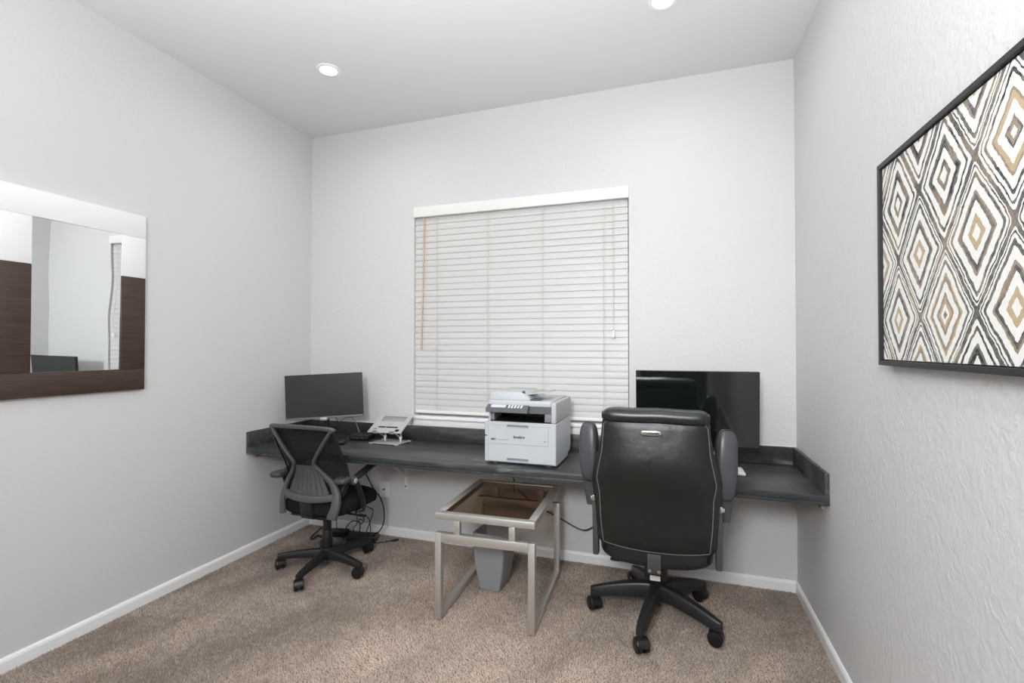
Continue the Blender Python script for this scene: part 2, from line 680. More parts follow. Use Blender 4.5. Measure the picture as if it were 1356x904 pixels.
# dim hall beyond the doorway
hy0 = YR - T - 1.3
bm = B()
box(bm, DX0 - .5, DX1 + .5, hy0 - .1, hy0, 0, 2.5)
box(bm, DX0 - .5, DX0 - .4, hy0, YR - T, 0, 2.5)
box(bm, DX1 + .4, DX1 + .5, hy0, YR - T, 0, 2.5)
structure(link('wall_hall', bm, M['hall'], smooth=False))
bm = B(); box(bm, DX0 - .5, DX1 + .5, hy0 - .1, YR - T, 2.5, 2.6)
structure(link('ceiling_hall', bm, M['hall'], smooth=False))
bm = B(); box(bm, DX0 - .5, DX1 + .5, hy0 - .1, YR - T, -.1, 0)
structure(link('floor_hall', bm, M['carpet'], smooth=False))
bm = B()
box(bm, DX0 - .07, DX0, YR, YR + .016, 0, DZ + .07, .003)
box(bm, DX1, DX1 + .07, YR, YR + .016, 0, DZ + .07, .003)
box(bm, DX0, DX1, YR, YR + .016, DZ, DZ + .07, .003)
structure(link('trim_1', bm, M['white_trim']))

# baseboards with a rounded top
BH, BT = .065, .013


def baseboard(name, axis, wall, sgn, a0, a1):
    prof = [(0, 0), (BT, 0), (BT, BH - .016), (BT - .003, BH - .007), (BT - .008, BH), (0, BH)]
    bm_ = B()
    prism(bm_, [(wall + sgn * u, v) for u, v in prof] if True else None, axis, a0, a1)
    return structure(link(name, bm_, M['white_trim'], smooth=False))


baseboard('baseboard_left', 1, XL, 1, YR, YB)
baseboard('baseboard_right', 1, XR, -1, YR, YB)
bm = B()
prism(bm, [(YB - u, v) for u, v in [(0, 0), (BT, 0), (BT, BH - .016), (BT - .003, BH - .007), (BT - .008, BH), (0, BH)]], 0, XL, XR)
structure(link('baseboard_back', bm, M['white_trim'], smooth=False))

# window: vinyl frame, meeting rail, two panes, stool and apron
win = structure(thing('window_1', '', ''))
for k in ('label', 'category'):
    del win[k]
bm = B()
fy0, fy1 = YB + .085, YB + .125
fw = .045
box(bm, WX0, WX0 + fw, fy0, fy1, WZ0, WZ1, .004)
box(bm, WX1 - fw, WX1, fy0, fy1, WZ0, WZ1, .004)
box(bm, WX0 + fw, WX1 - fw, fy0, fy1, WZ0, WZ0 + fw, .004)
box(bm, WX0 + fw, WX1 - fw, fy0, fy1, WZ1 - fw, WZ1, .004)
xm = (WX0 + WX1) / 2
box(bm, xm - .025, xm + .025, fy0, fy1, WZ0 + fw, WZ1 - fw, .004)
link('window_frame', bm, M['white_trim'], win)
for x0, x1 in ((WX0 + fw, xm - .025), (xm + .025, WX1 - fw)):
    bm = B(); box(bm, x0, x1, fy0 + .018, fy0 + .022, WZ0 + fw, WZ1 - fw)
    link('pane', bm, M['glass'], win, smooth=False)
bm = B()
box(bm, WX0 - .016, WX1 + .016, YB - .028, YB + .085, WZ0 - .022, WZ0 + .002, .006, 3)
structure(link('trim_2', bm, M['white_trim']))
bm = B()
box(bm, WX0 - .004, WX1 + .004, YB - .012, YB, .826, WZ0 - .022, .002)
structure(link('trim_3', bm, M['white_trim']))

# ------------------------------------------------------------------ ceiling lights
for lx, ly, lab in ((-1.943, 2.374, 'round recessed ceiling light above the blinds end of the mesh chair corner'),
                    (-.032, 2.396, 'round recessed ceiling light above the black leather chair'),
                    (-1.943, .35, 'round recessed ceiling light near the doorway'),
                    (-.032, .35, 'round recessed ceiling light above the diamond picture')):
    t = thing('recessed_light', lab, 'light', (lx, ly, H), 0, 'recessed ceiling lights')
    bm = B()
    prof = [(.046, -.0005), (.050, -.006), (.060, -.0065), (.068, -.004), (.070, -.0005)]
    rows = [[Vector((r * math.cos(2 * math.pi * k / 40), r * math.sin(2 * math.pi * k / 40), z)) for k in range(40)] for r, z in prof]
    loft(bm, rows, cap=False)
    link('trim_ring', bm, M['white_trim'], t)
    bm = B(); cyl(bm, (0, 0, -.005), (0, 0, -.0005), .047, seg=40)
    link('lens', bm, M['lens'], t)
    l = area_light('can_lamp', (0, 0, -.012), (0, 0, 0), .085, CAN_W, (1, .965, .92), spread=165)
    l.parent = t

# ------------------------------------------------------------------ carpet pile
rng = np.random.default_rng(3)
sp = .0064
gx = np.arange(XL + .014, XR - .014, sp)
gy = np.arange(.95, YB - .016, sp)
X, Y = np.meshgrid(gx, gy)
X = X.ravel() + rng.uniform(-.5, .5, X.size) * sp
Y = Y.ravel() + rng.uniform(-.5, .5, Y.size) * sp
# keep what the camera can see of the floor (plus a margin for a step aside)
keep = (X > -1.5 * Y - 1.3) & (X < .45 * Y + .55)
X, Y = X[keep], Y[keep]
N = X.size


def vnoise(x, y, f, seed):
    r_ = np.random.default_rng(seed)
    g = r_.uniform(-1, 1, (64, 64))
    u, v = x * f + 20.3, y * f + 11.7
    i, j = np.floor(u).astype(int), np.floor(v).astype(int)
    a, c = u - i, v - j
    a = a * a * (3 - 2 * a); c = c * c * (3 - 2 * c)
    G_ = lambda p, q: g[p % 64, q % 64]
    return (G_(i, j) * (1 - a) + G_(i + 1, j) * a) * (1 - c) + (G_(i, j + 1) * (1 - a) + G_(i + 1, j + 1) * a) * c


st = vnoise(X * .9 - Y * .42, X * .25 + Y * .35, 7.0, 5)      # vacuum strokes
bl = vnoise(X, Y, 4.0, 6) + .5 * vnoise(X, Y, 9.0, 8)
lean_ang = 1.9 + 1.3 * st + .9 * bl + rng.normal(0, 1.3, N)
lean = .0055 + .003 * bl + rng.uniform(0, .005, N)
hgt = rng.uniform(.0052, .0098, N)
print('tufts', N)
rad = .0027 + rng.uniform(0, .0010, N)
a0 = rng.uniform(0, 6.28, N)
V = np.zeros((N, 4, 3), np.float32)
for k in range(3):
    ang = a0 + k * 2.094
    V[:, k, 0] = X + rad * np.cos(ang)
    V[:, k, 1] = Y + rad * np.sin(ang)
    V[:, k, 2] = -.0005
V[:, 3, 0] = np.clip(X + lean * np.cos(lean_ang), XL + BT, XR - BT)
V[:, 3, 1] = np.minimum(Y + lean * np.sin(lean_ang), YB - BT)
V[:, 3, 2] = hgt
me = bpy.data.meshes.new('carpet_pile')
me.vertices.add(N * 4)
me.vertices.foreach_set('co', V.ravel())
idx = (np.arange(N)[:, None] * 4 + np.array([[0, 1, 3, 1, 2, 3, 2, 0, 3]])).astype(np.int32).ravel()
me.loops.add(N * 9)
me.loops.foreach_set('vertex_index', idx)
me.polygons.add(N * 3)
me.polygons.foreach_set('loop_start', np.arange(0, N * 9, 3, dtype=np.int32))
me.update(calc_edges=True)
def sstep(a, b, v):
    t = np.clip((v - a) / (b - a), 0, 1)
    return t * t * (3 - 2 * t)


# shade of the leaning pile put into its tint: left wall, right side, back
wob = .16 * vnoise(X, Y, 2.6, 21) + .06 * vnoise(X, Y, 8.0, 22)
pile_shade = -.58 * (1 - sstep(-1.95, -1.15, X + wob + .30 * (Y - 2.0)))
pile_shade = np.minimum(pile_shade, -.30 * sstep(.05, .34, X + wob * .8 - .25 * (Y - 2.3)))
pile_shade = np.minimum(pile_shade, -.34 * sstep(2.55, 2.85, Y + wob))
st = st + pile_shade / .40
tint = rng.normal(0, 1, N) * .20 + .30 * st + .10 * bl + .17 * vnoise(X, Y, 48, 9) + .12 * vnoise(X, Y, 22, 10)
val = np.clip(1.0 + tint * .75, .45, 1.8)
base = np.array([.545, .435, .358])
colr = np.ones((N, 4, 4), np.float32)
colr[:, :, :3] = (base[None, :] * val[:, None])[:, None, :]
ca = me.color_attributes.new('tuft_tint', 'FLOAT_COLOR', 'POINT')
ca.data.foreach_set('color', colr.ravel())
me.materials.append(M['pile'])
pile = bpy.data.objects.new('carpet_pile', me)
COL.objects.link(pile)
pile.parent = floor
pile['kind'] = 'stuff'

# ------------------------------------------------------------------ window blind
blind = thing('window_blind', 'white two inch slat window blind closed over the window', 'blind', (xm, YB, WZ0))
bw = (WX1 - WX0) / 2


def P_(name, bm_, m, parent, **kw):
    return link(name, bm_, m, parent, **kw)


bm = B()
box(bm, -bw, bw, -.018, .004, WZ1 - WZ0 - .076, WZ1 - WZ0 - .002, .004, 3)
P_('valance', bm, M['valance'], blind)
bm = B()
box(bm, -bw + .006, bw - .006, .006, .06, WZ1 - WZ0 - .06, WZ1 - WZ0 - .005, .002)
P_('headrail', bm, M['white_plastic'], blind)
NS = 32
ztop, zbot = WZ1 - WZ0 - .098, .062
slat_me = None
for i in range(NS):
    z = ztop + (zbot - ztop) * i / (NS - 1)
    if slat_me is None:
        bm = B()
        rows = []
        nseg = 8
        tilt = R(81)
        prof = []
        for k in range(nseg + 1):
            s = (k / nseg - .5) * .0535
            crown = .0022 * (1 - (2 * k / nseg - 1) ** 2)
            prof.append((s, crown))
        full = [(s, c + .0013) for s, c in prof] + [(s, c - .0013) for s, c in prof[::-1]]
        pts = []
        for s, c in full:      # s across the slat, c its crown; low edge toward the room
            y = s * math.cos(tilt) - c * math.sin(tilt)
            zz = s * math.sin(tilt) + c * math.cos(tilt)
            pts.append((y, zz))
        loft(bm, [[Vector((x, y, zz)) for y, zz in pts] for x in (-bw + .0012, bw - .007)])
        o = P_('slat', bm, M['slat'], blind)
        slat_me = o.data
    else:
        o = bpy.data.objects.new('slat', slat_me)
        COL.objects.link(o)
        o.parent = blind
    o.location = (0, .020, z)
    o.rotation_euler = (R(random.uniform(-1.2, 1.2)), R(random.uniform(-.05, .05)), 0)
bm = B(); box(bm, -bw + .010, bw - .010, .004, .040, .020, .040, .006, 3)
P_('bottom_rail', bm, M['valance'], blind)
for x in (-1.605, -1.214, -.819, -.413):
    bm = B()
    lx = x - xm
    tube(bm, [(lx, .0035, ztop + .03), (lx, .003, (ztop + zbot) / 2), (lx, .0035, .032)], .0013, 6)
    tube(bm, [(lx + .010, .0045, ztop + .03), (lx + .010, .0045, .04)], .0007, 5, 1)
    P_('ladder_cord', bm, M['cord'], blind)
bm = B()
for dx in (-.004, .004):
    tube(bm, [(-.349 + dx - xm, -.004, ztop + .03), (-.349 + dx - xm, -.006, 1.9 - WZ0), (-.349 - xm, -.006, 1.49 - WZ0)], .0011, 6)
lift = P_('lift_cord', bm, M['cord'], blind)
bm = B()
rows = [superring(-.349 - xm, -.006, z - WZ0, r, r, 2, 14) for z, r in ((1.497, .003), (1.49, .0065), (1.465, .010), (1.452, .0095), (1.449, .006))]
loft(bm, rows)
P_('cord_tassel', bm, M['white_plastic'], lift)
bm = B()
tube(bm, [(-1.704 - xm, -.006, ztop + .025), (-1.711 - xm, -.008, 1.85 - WZ0), (-1.722 - xm, -.009, 1.40 - WZ0)], .0052, 10)
cyl(bm, (-1.722 - xm, -.009, 1.41 - WZ0), (-1.7225 - xm, -.009, 1.375 - WZ0), .0072, .0062, 12, .001)
P_('tilt_wand', bm, M['wand'], blind, label='tan wooden tilt wand')

# ------------------------------------------------------------------ desk
DZT, DTH, DYF = .722, .045, 2.512
desk = thing('desk', 'long charcoal slate-look desk spanning wall to wall under the blind', 'desk', ((XL + XR) / 2, YB, 0))
ox, oy = (XL + XR) / 2, YB
hw = (XR - XL) / 2
BSH = .100
bm = B()
box(bm, -hw + .001, hw - .001, DYF - oy, -.001, DZT - .030, DZT, .003)
box(bm, -hw + .001, hw - .001, DYF - oy, DYF - oy + .018, DZT - DTH, DZT - .0301, .002)
P_('worktop', bm, M['laminate'], desk)
bm = B(); box(bm, -hw + .002, hw - .002, DYF - oy + .0185, -.002, DZT - DTH + .002, DZT - .0305)
P_('underside', bm, M['particle'], desk, smooth=False, label='raw brown particleboard underside')
bm = B(); box(bm, -hw + .020, hw - .020, -.019, -.0005, DZT + .0005, DZT + BSH, .002)
bs = P_('backsplash', bm, M['laminate'], desk)
bm = B(); box(bm, -hw + .003, -hw + .0195, DYF - oy, -.0005, DZT + .0005, DZT + BSH, .002)
P_('backsplash', bm, M['laminate'], desk)
bm = B(); box(bm, hw - .0195, hw - .003, DYF - oy, -.0005, DZT + .0005, DZT + BSH, .002)
P_('backsplash', bm, M['laminate'], desk)
bm = B(); box(bm, -hw + .003, hw - .003, -.006, -.0004, DZT + BSH + .0003, DZT + BSH + .004)
P_('caulk_line', bm, M['caulk'], desk, smooth=False, label='white caulk bead')
for sx in (-1, 1):
    bm = B()
    xa, xb = sorted((sx * (hw - .001), sx * (hw - .020)))
    box(bm, xa, xb, DYF - oy + .06, -.02, DZT - DTH - .036, DZT - DTH + .0015, .002)  # tan strips added; the left one stands for brown shade on the wall
    P_('cleat_shade_strip', bm, M['cleat_shade'], desk, label='tan cleat strip for the brown shade under the worktop')

# white shelf bracket
br = thing('shelf_bracket', 'white metal shelf bracket on the wall under the desk', 'bracket', (-1.848, YB, .355))
bm = B()
box(bm, -.013, .013, -.005, 0, 0, .3215, .001)
P_('wall_leg', bm, M['bracket'], br)
bm = B(); box(bm, -.013, .013, -.40, -.0055, .3165, .3215, .001)
P_('top_leg', bm, M['bracket'], br)
bm = B(); bar(bm, (0, -.005, .095), (0, -.36, .316), .018, .008, .001)
P_('brace', bm, M['bracket'], br)
for z in (.02, .29):
    bm = B(); cyl(bm, (0, -.009, z), (0, -.005, z), .008, .009, 14, .001)
    P_('screw', bm, M['chrome'], br)

# wall plate
wp = thing('wall_plate', 'white coax wall plate on the wall under the desk', 'outlet', (-2.03, YB, .337))
bm = B(); box(bm, -.041, .041, -.006, 0, -.058, .058, .003, 3)
P_('plate', bm, M['white_plastic'], wp)
bm = B()
cyl(bm, (0, -.016, -.002), (0, -.0055, -.002), .006, .006, 12)
P_('jack', bm, M['grey_plastic'], wp, label='dark coax jack')
for z in (.042, -.042):
    bm = B(); cyl(bm, (0, -.0072, z), (0, -.006, z), .003, .003, 10)
    P_('screw', bm, M['chrome'], wp)


# ------------------------------------------------------------------ office-chair helpers
def caster_bm(a, k=1.0):
    bm_ = B()
    ax = Vector((math.cos(a), math.sin(a), 0))
    off = Vector((-math.sin(a), math.cos(a), 0)) * .012
    for s in (-1, 1):
        c = ax * (s * .0155) + off + Vector((0, 0, .0285))
        cyl(bm_, c - ax * .0105, c + ax * .0105, .0285, seg=22, bev=.004)
    # hood over the wheels
    rows = []
    for i in range(9):
        t = math.pi * i / 8
        r_ = .031
        cc = off + Vector((0, 0, .029))
        d = Vector((-math.sin(a), math.cos(a), 0))
        p = cc + d * (math.cos(t) * r_) + Vector((0, 0, math.sin(t) * r_))
        p2 = cc + d * (math.cos(t) * (r_ - .005)) + Vector((0, 0, math.sin(t) * (r_ - .005)))
        rows.append([p - ax * .020, p + ax * .020, p2 + ax * .020, p2 - ax * .020])
    loft(bm_, rows)
    cyl(bm_, (0, 0, .052), (0, 0, .076), .010, seg=12)
    bmesh.ops.scale(bm_, vec=(k, k, k), verts=bm_.verts[:])
    return bm_


def star_base(root, angles, r_out, z_hub, z_tip, w0, w1, h0, h1, m, caster_m, k_c=1.0):
    for i, a in enumerate(angles):
        bm_ = B()
        rows = []
        nst = 10
        for k in range(nst + 1):
            t = k / nst
            rr_ = .03 + (r_out + .012 - .03) * t
            zc = z_hub + (z_tip - z_hub) * (t ** 1.6)
            w = w0 + (w1 - w0) * t
            h = h0 + (h1 - h0) * t
            if k == nst:
                w *= .7; h *= .8
            sec = superring(0, 0, 0, w / 2, h / 2, 5, 16)
            d = Vector((math.cos(a), math.sin(a), 0))
            s = Vector((-math.sin(a), math.cos(a), 0))
            rows.append([d * rr_ + s * (p.x * (.72 + .28 * (.5 - p.y / h))) + Vector((0, 0, zc - h / 2 + p.y)) for p in sec])
        loft(bm_, rows)
        leg = P_('leg', bm_, m, root)
        cb = caster_bm(a + (0.6, -.9, 1.9, .2, -1.6)[i % 5], k_c)
        c = P_('caster', cb, caster_m, leg)
        c.location = (math.cos(a) * r_out, math.sin(a) * r_out, .001)


# ------------------------------------------------------------------ executive chair (black leather)
ex = thing('office_chair', 'black leather high-back executive office chair with flipped up padded arms', 'chair', (-.075, 2.60, .009))
star_base(ex, [R(a) for a in (183.3, 258.5, 329.5, 44.5, 114)], .325, .178, .112, .072, .050, .082, .052, M['base_plastic'], M['caster'], 1.17)
bm = B(); cyl(bm, (0, 0, .100), (0, 0, .178), .042, .046, 28, .004)
P_('hub', bm, M['base_plastic'], ex)
bm = B()
cyl(bm, (0, 0, .06), (0, 0, .10), .018, seg=18)
P_('gas_lift', bm, M['black_plastic'], ex)
bm = B()
cyl(bm, (0, 0, .178), (0, 0, .29), .029, .027, 24)
P_('column_sleeve', bm, M['black_plastic'], ex)
bm = B()
box(bm, -.055, .055, -.125, .11, .235, .315, .012, 3)
box(bm, -.12, .12, -.09, .14, .315, .335, .004)
P_('tilt_mechanism', bm, M['black_plastic'], ex)
bm = B()
tube(bm, [(-.05, -.02, .275), (-.12, -.02, .27), (-.19, -.03, .275)], .007, 10)
rounded(bm, (-.205, -.032, .276), (.028, .014, .007), 3, 5)
P_('lever', bm, M['black_plastic'], ex)
bm = B(); box(bm, -.028, .020, -.1275, -.1253, .238, .262)
P_('sticker', bm, M['sticker'], ex, label='small white label on the mechanism')


def seat_fn(p):
    q = p.copy()
    q.z += .018 * (1 - (p.x / .27) ** 2) * (1 if p.z > 0 else .0)
    if p.z < 0:
        q.z *= (1 - .50 * abs(p.x / .27) ** 2)
    if p.y > 0:
        q.z -= .05 * (p.y / .27) ** 3
    return q


bm = B(); rounded(bm, (0, .005, .405), (.268, .275, .068), 4.5, 12, fn=seat_fn)
P_('seat', bm, M['leather'], ex)

# back shell: (z, half width, thickness, centre y)
exb = [(.425, .215, .030, -.215), (.438, .250, .045, -.218), (.47, .268, .056, -.222), (.55, .272, .060, -.230), (.62, .277, .062, -.236),
       (.70, .286, .064, -.243), (.77, .290, .065, -.250), (.84, .276, .064, -.257), (.90, .256, .062, -.264), (.97, .244, .060, -.272),
       (1.03, .238, .056, -.280), (1.055, .233, .05, -.283)]


def interp(tab, z):
    if z <= tab[0][0]:
        return tab[0][1:]
    for a, c in zip(tab, tab[1:]):
        if z <= c[0]:
            t = (z - a[0]) / (c[0] - a[0])
            return tuple(u + (v - u) * t for u, v in zip(a[1:], c[1:]))
    return tab[-1][1:]


bm = B()
rows = []
for i in range(41):
    z = .425 + (1.055 - .425) * i / 40
    w, th, cy_ = interp(exb, z)
    rows.append(superring(0, cy_, z, w, th, 4.2, 40))
loft(bm, rows)
P_('backrest', bm, M['leather'], ex)


# rear panel, puffed, sits proud of the shell; piping round its border
def pw(z):
    tab = [(.455, .236), (.57, .246), (.70, .250), (.77, .262), (.84, .248), (.90, .236), (.97, .231), (1.045, .226)]
    return interp(tab, z)[0]


def panel_pt(u, z):
    w, th, cy_ = interp(exb, z)
    x = u * pw(z)
    surf = cy_ - th * (max(0, 1 - abs(x / w) ** 4.2)) ** (1 / 4.2)
    zz = (z - .45) / .595
    puff = (1 - u ** 6) * (.012 * (1 - abs(2 * zz - 1) ** 8) + .030 * math.exp(-((zz - .66) / .20) ** 2) * (1 - zz ** 10) * (1 - (.6 * u) ** 2))
    return Vector((x, surf - .003 - puff, z))


bm = B()
nu, nz = 26, 34
zs = lambda j: .455 + (1.045 - .455) * j / nz
bow = lambda u: -.020 * (1 - u * u)
g = []
for j in range(nz + 1):
    t = j / nz
    row = []
    for i in range(nu + 1):
        u = -1 + 2 * i / nu
        p = panel_pt(u, zs(j))
        p.z += bow(u) * (1 - t)
        # rounded upper corners
        if t > .9 and abs(u) > .85:
            p.z -= .02 * ((abs(u) - .85) / .15) ** 2 * ((t - .9) / .1)
        row.append(bm.verts.new(p))
    g.append(row)
for j in range(nz):
    for i in range(nu):
        bm.faces.new((g[j][i], g[j][i + 1], g[j + 1][i + 1], g[j + 1][i]))
ed = [v.co.copy() for v in g[0]] + [g[j][nu].co.copy() for j in range(1, nz + 1)] + [g[nz][i].co.copy() for i in range(nu - 1, -1, -1)] + [g[j][0].co.copy() for j in range(nz - 1, -1, -1)]
ext = bmesh.ops.extrude_face_region(bm, geom=bm.faces[:])
bmesh.ops.translate(bm, vec=(0, .012, 0), verts=[v for v in ext['geom'] if isinstance(v, bmesh.types.BMVert)])
pan = P_('rear_panel', bm, M['leather_panel'], ex)
bm = B(); tube(bm, ed + [ed[0]], .0026, 7, 1)
P_('piping', bm, M['piping'], pan, label='pale grey edge piping')
# top bolster
bm = B()
rows = []
for i in range(41):
    u = -1 + 2 * i / 40
    u = math.copysign(1 - (1 - abs(u)) ** 1.6, u)
    x = u * .236
    s = max((1 - abs(u) ** 14) ** .5, .5) if abs(u) < 1 else .5
    rows.append([Vector((x, -.286 + p.x * s, 1.062 + .003 * (1 - u * u) + p.y * s + .0012 * math.sin(u * 7 + 1))) for p in superring(0, 0, 0, .070, .034, 3.0, 26)])
loft(bm, rows)
P_('head_bolster', bm, M['leather'], ex)
bm = B()
rounded(bm, (-.012, -.363, .998), (.046, .007, .012), 3.5, 6)
hd = P_('pull_handle', bm, M['chrome'], ex, label='polished silver handle on the rear panel')
# support plate and bolts
bm = B(); bar(bm, (-.003, -.288, .432), (-.003, -.284, .345), .060, .012, .003, up=(0, 1, 0)); bar(bm, (-.003, -.284, .346), (-.003, -.11, .285), .060, .012, .003, up=(0, 1, 0))
P_('back_support', bm, M['grey_plastic'], ex)
for dx in (-.022, .018):
    bm = B(); cyl(bm, (dx, -.298, .357), (dx, -.288, .357), .0075, seg=12, bev=.001)
    P_('support_bolt', bm, M['chrome'], ex)
# arms, flipped up
for sx, px, tw, pzc, phl in ((-1, -.312, -10, .868, .143), (1, .310, 10, .846, .160)):
    bm = B()
    mt = Matrix.Translation((px, -.205, pzc)) @ Matrix.Rotation(R(tw), 4, 'Z') @ Matrix.Rotation(R(-4), 4, 'X') @ Matrix.Rotation(R(sx * 2.5), 4, 'Y')

    def padfn(p):
        q = p.copy()
        q.y -= .010 * (1 - (p.z / .15) ** 2) * (1 if p.y < 0 else .2)
        q.x *= 1 - .10 * (p.z / .15 < -.5) * abs(p.z / .15)
        return q
    rounded(bm, (0, 0, 0), (.045, .034, phl), 3.4, 12, mtx=mt, fn=padfn)
    arm = P_('armrest', bm, M['pad_leather'], ex)
    bm = B()
    pts = []
    for k in range(41):
        t = 2 * math.pi * k / 40
        c, s = math.cos(t), math.sin(t)
        pts.append(mt @ Vector((.043 * math.copysign(abs(c) ** .62, c), -.014, (phl - .002) * math.copysign(abs(s) ** .62, s))))
    tube(bm, pts, .0024, 6, 1)
    P_('piping', bm, M['black_plastic'], arm)
    bm = B()
    rows = []
    for k in range(11):
        t = k / 10
        z = .775 - (.195 if sx > 0 else .175) * t
        w = .044 - .016 * t
        yc = -.185 + .012 * t
        rows.append([Vector((px - sx * .012 * t + p.x, yc + p.y, z)) for p in superring(0, 0, 0, w, .020 + .006 * t, 5, 20)])
    loft(bm, rows)
    P_('arm_bracket', bm, M['grey_plastic'], ex)
    bm = B()
    bar(bm, (sx * .276, -.225, .375), (sx * .280, -.225, .655), .028, .042, .006, up=(0, 1, 0))
    P_('arm_post', bm, M['grey_plastic'], ex)
    bm = B()
    cyl(bm, (sx * .268, -.235, .648), (sx * .300, -.235, .648), .013, seg=16, bev=.002)
    rounded(bm, (sx * .281, -.25, .652), (.012, .006, .016), 3, 5)
    P_('pivot_bolt', bm, M['chrome'], ex)

# ------------------------------------------------------------------ mesh task chair
mc = thing('office_chair', 'black mesh-back task chair with grey hourglass frame on casters', 'chair', (-2.062, 2.53, .009), R(0))
star_base(mc, [R(a) for a in (201.5, 277.5, 348.5, 63.5, 133)], .290, .118, .090, .056, .036, .056, .034, M['base_plastic'], M['caster'], 1.05)
bm = B(); cyl(bm, (0, 0, .062), (0, 0, .125), .036, .040, 26, .004)
P_('hub', bm, M['base_plastic'], mc)
bm = B()
cyl(bm, (0, 0, .045), (0, 0, .075), .016, seg=18)
P_('gas_lift', bm, M['black_plastic'], mc)
bm = B()
cyl(bm, (0, 0, .125), (0, 0, .235), .033, .029, 24, .002)
cyl(bm, (0, 0, .235), (0, 0, .345), .026, .025, 24)
P_('column_sleeve', bm, M['black_plastic'], mc)
bm = B()
box(bm, -.10, .10, -.12, .12, .335, .362, .006)
box(bm, -.14, .14, -.16, .16, .362, .372, .003)
P_('tilt_mechanism', bm, M['black_plastic'], mc)
bm = B(); tube(bm, [(.08, .0, .348), (.16, .0, .35), (.24, .01, .345)], .006, 8); rounded(bm, (.25, .01, .345), (.03, .014, .006), 3, 5)
P_('lever', bm, M['black_plastic'], mc)
bm = B()


def seat2(p):
    q = p.copy()
    if p.z > 0:
        q.z += .015 * (1 - (p.x / .24) ** 2)
    if p.y > 0:
        q.z -= .035 * (p.y / .24) ** 3
    return q


rounded(bm, (.012, .035, .420), (.226, .232, .050), 4.2, 12, fn=seat2)
P_('seat', bm, M['fabric'], mc)


def back_pt(u, z, off=0.0, wrap=.75):
    """chair back surface: leans back, bulges at the lumbar, wraps forward at its sides"""
    t = (z - .45) / .48
    y = -.222 - .052 * max(0, t) ** 1.5 + .046 * math.exp(-((t - .32) / .28) ** 2)
    y += wrap * u * u * (1 + .3 * (1 - t))
    return Vector((u + .026, y - .012 - off, z))


def wing(z):
    return .75 + .75 * min(1, max(0, (.91 - z) / .22))


def frame_strip(bm_, pts, w, th=.018, n=8, winged=False):
    """moulded bar along a path in (u, z), lying on the back surface"""
    path = smooth_path([(u, z, 0) for u, z in pts], n)
    rows_ = []
    ws = w if callable(w) else (lambda t: w)
    m_ = len(path)
    for i, p in enumerate(path):
        t = (path[min(i + 1, m_ - 1)] - path[max(i - 1, 0)]).normalized()
        nrm = Vector((-t.y, t.x, 0))
        hw_ = ws(i / (m_ - 1)) / 2
        sec = superring(0, 0, 0, hw_, th / 2, 3.2, 12)
        row = []
        for s in sec:
            q = p + nrm * s.x
            c = back_pt(q.x, q.y, .012, wing(q.y) if winged else .75)
            row.append(c + Vector((0, s.y, 0)))
        rows_.append(row)
    loft(bm_, rows_)


# mesh shield
bm = B()
rows = []
nz2, nu2 = 28, 24
mw_ = [(.50, .200), (.56, .218), (.64, .224), (.72, .222), (.80, .222), (.88, .223), (.915, .218)]
grid = []
for j in range(nz2 + 1):
    z = .50 + (.918 - .50) * j / nz2
    w = interp(mw_, z)[0]
    grid.append([bm.verts.new(back_pt(-w + 2 * w * i / nu2, z, 0, wing(z))) for i in range(nu2 + 1)])
for j in range(nz2):
    for i in range(nu2):
        bm.faces.new((grid[j][i], grid[j][i + 1], grid[j + 1][i + 1], grid[j + 1][i]))
bmesh.ops.solidify(bm, geom=bm.faces[:], thickness=.003)
P_('mesh_panel', bm, M['mesh'], mc)
# grey frame: top bar, hourglass bars, bottom bar, feet
bm = B()
frame_strip(bm, [(-.222, .905), (-.205, .918), (-.10, .924), (0, .925), (.10, .923), (.205, .914), (.222, .900)], .026, .024)
P_('top_bar', bm, M['frame_grey'], mc)
for s in (-1, 1):
    bm = B()
    frame_strip(bm, [(s * .214, .912), (s * .165, .845), (s * .115, .775), (s * .080, .725), (s * .072, .702), (s * .085, .675), (s * .125, .625), (s * .165, .575), (s * .188, .515), (s * .190, .455), (s * .174, .390)],
                lambda t: .017 + .038 * max(0, t - .45) / .55, .026)
    P_('side_bar', bm, M['frame_grey'], mc)
    bm = B()
    frame_strip(bm, [(s * .220, .905), (s * .221, .84), (s * .222, .76), (s * .222, .68), (s * .214, .60), (s * .196, .53)], .014, .014, winged=True)
    P_('rim', bm, M['black_plastic'], mc)
bm = B()
frame_strip(bm, [(-.180, .512), (-.10, .500), (0, .495), (.10, .498), (.180, .510)], .040, .024)
P_('bottom_bar', bm, M['frame_grey'], mc)
# pleated lumbar panel inside the lower frame
bm = B()
grid = []
nl = 48
for j in range(13):
    z = .512 + (.690 - .512) * j / 12
    w = .150 - .080 * (j / 12)
    row = []
    for i in range(nl + 1):
        u = -w + 2 * w * i / nl
        p = back_pt(u, z, .005)
        p.y -= .0042 * (1 + math.sin(i / nl * 2 * math.pi * 8 + .9 * math.sin(j * .5))) * math.sin(math.pi * (j + .5) / 13)
        row.append(bm.verts.new(p))
    grid.append(row)
for j in range(12):
    for i in range(nl):
        bm.faces.new((grid[j][i], grid[j][i + 1], grid[j + 1][i + 1], grid[j + 1][i]))
bmesh.ops.solidify(bm, geom=bm.faces[:], thickness=.002)
P_('lumbar_panel', bm, M['lumbar'], mc, label='grey pleated lumbar mesh')
bm = B()
bar(bm, (0.012, -.205, .475), (.012, -.19, .375), .09, .014, .004, up=(0, 1, 0))
bar(bm, (0.012, -.19, .372), (.012, -.09, .352), .09, .014, .004, up=(0, 1, 0))
P_('back_support', bm, M['black_plastic'], mc)
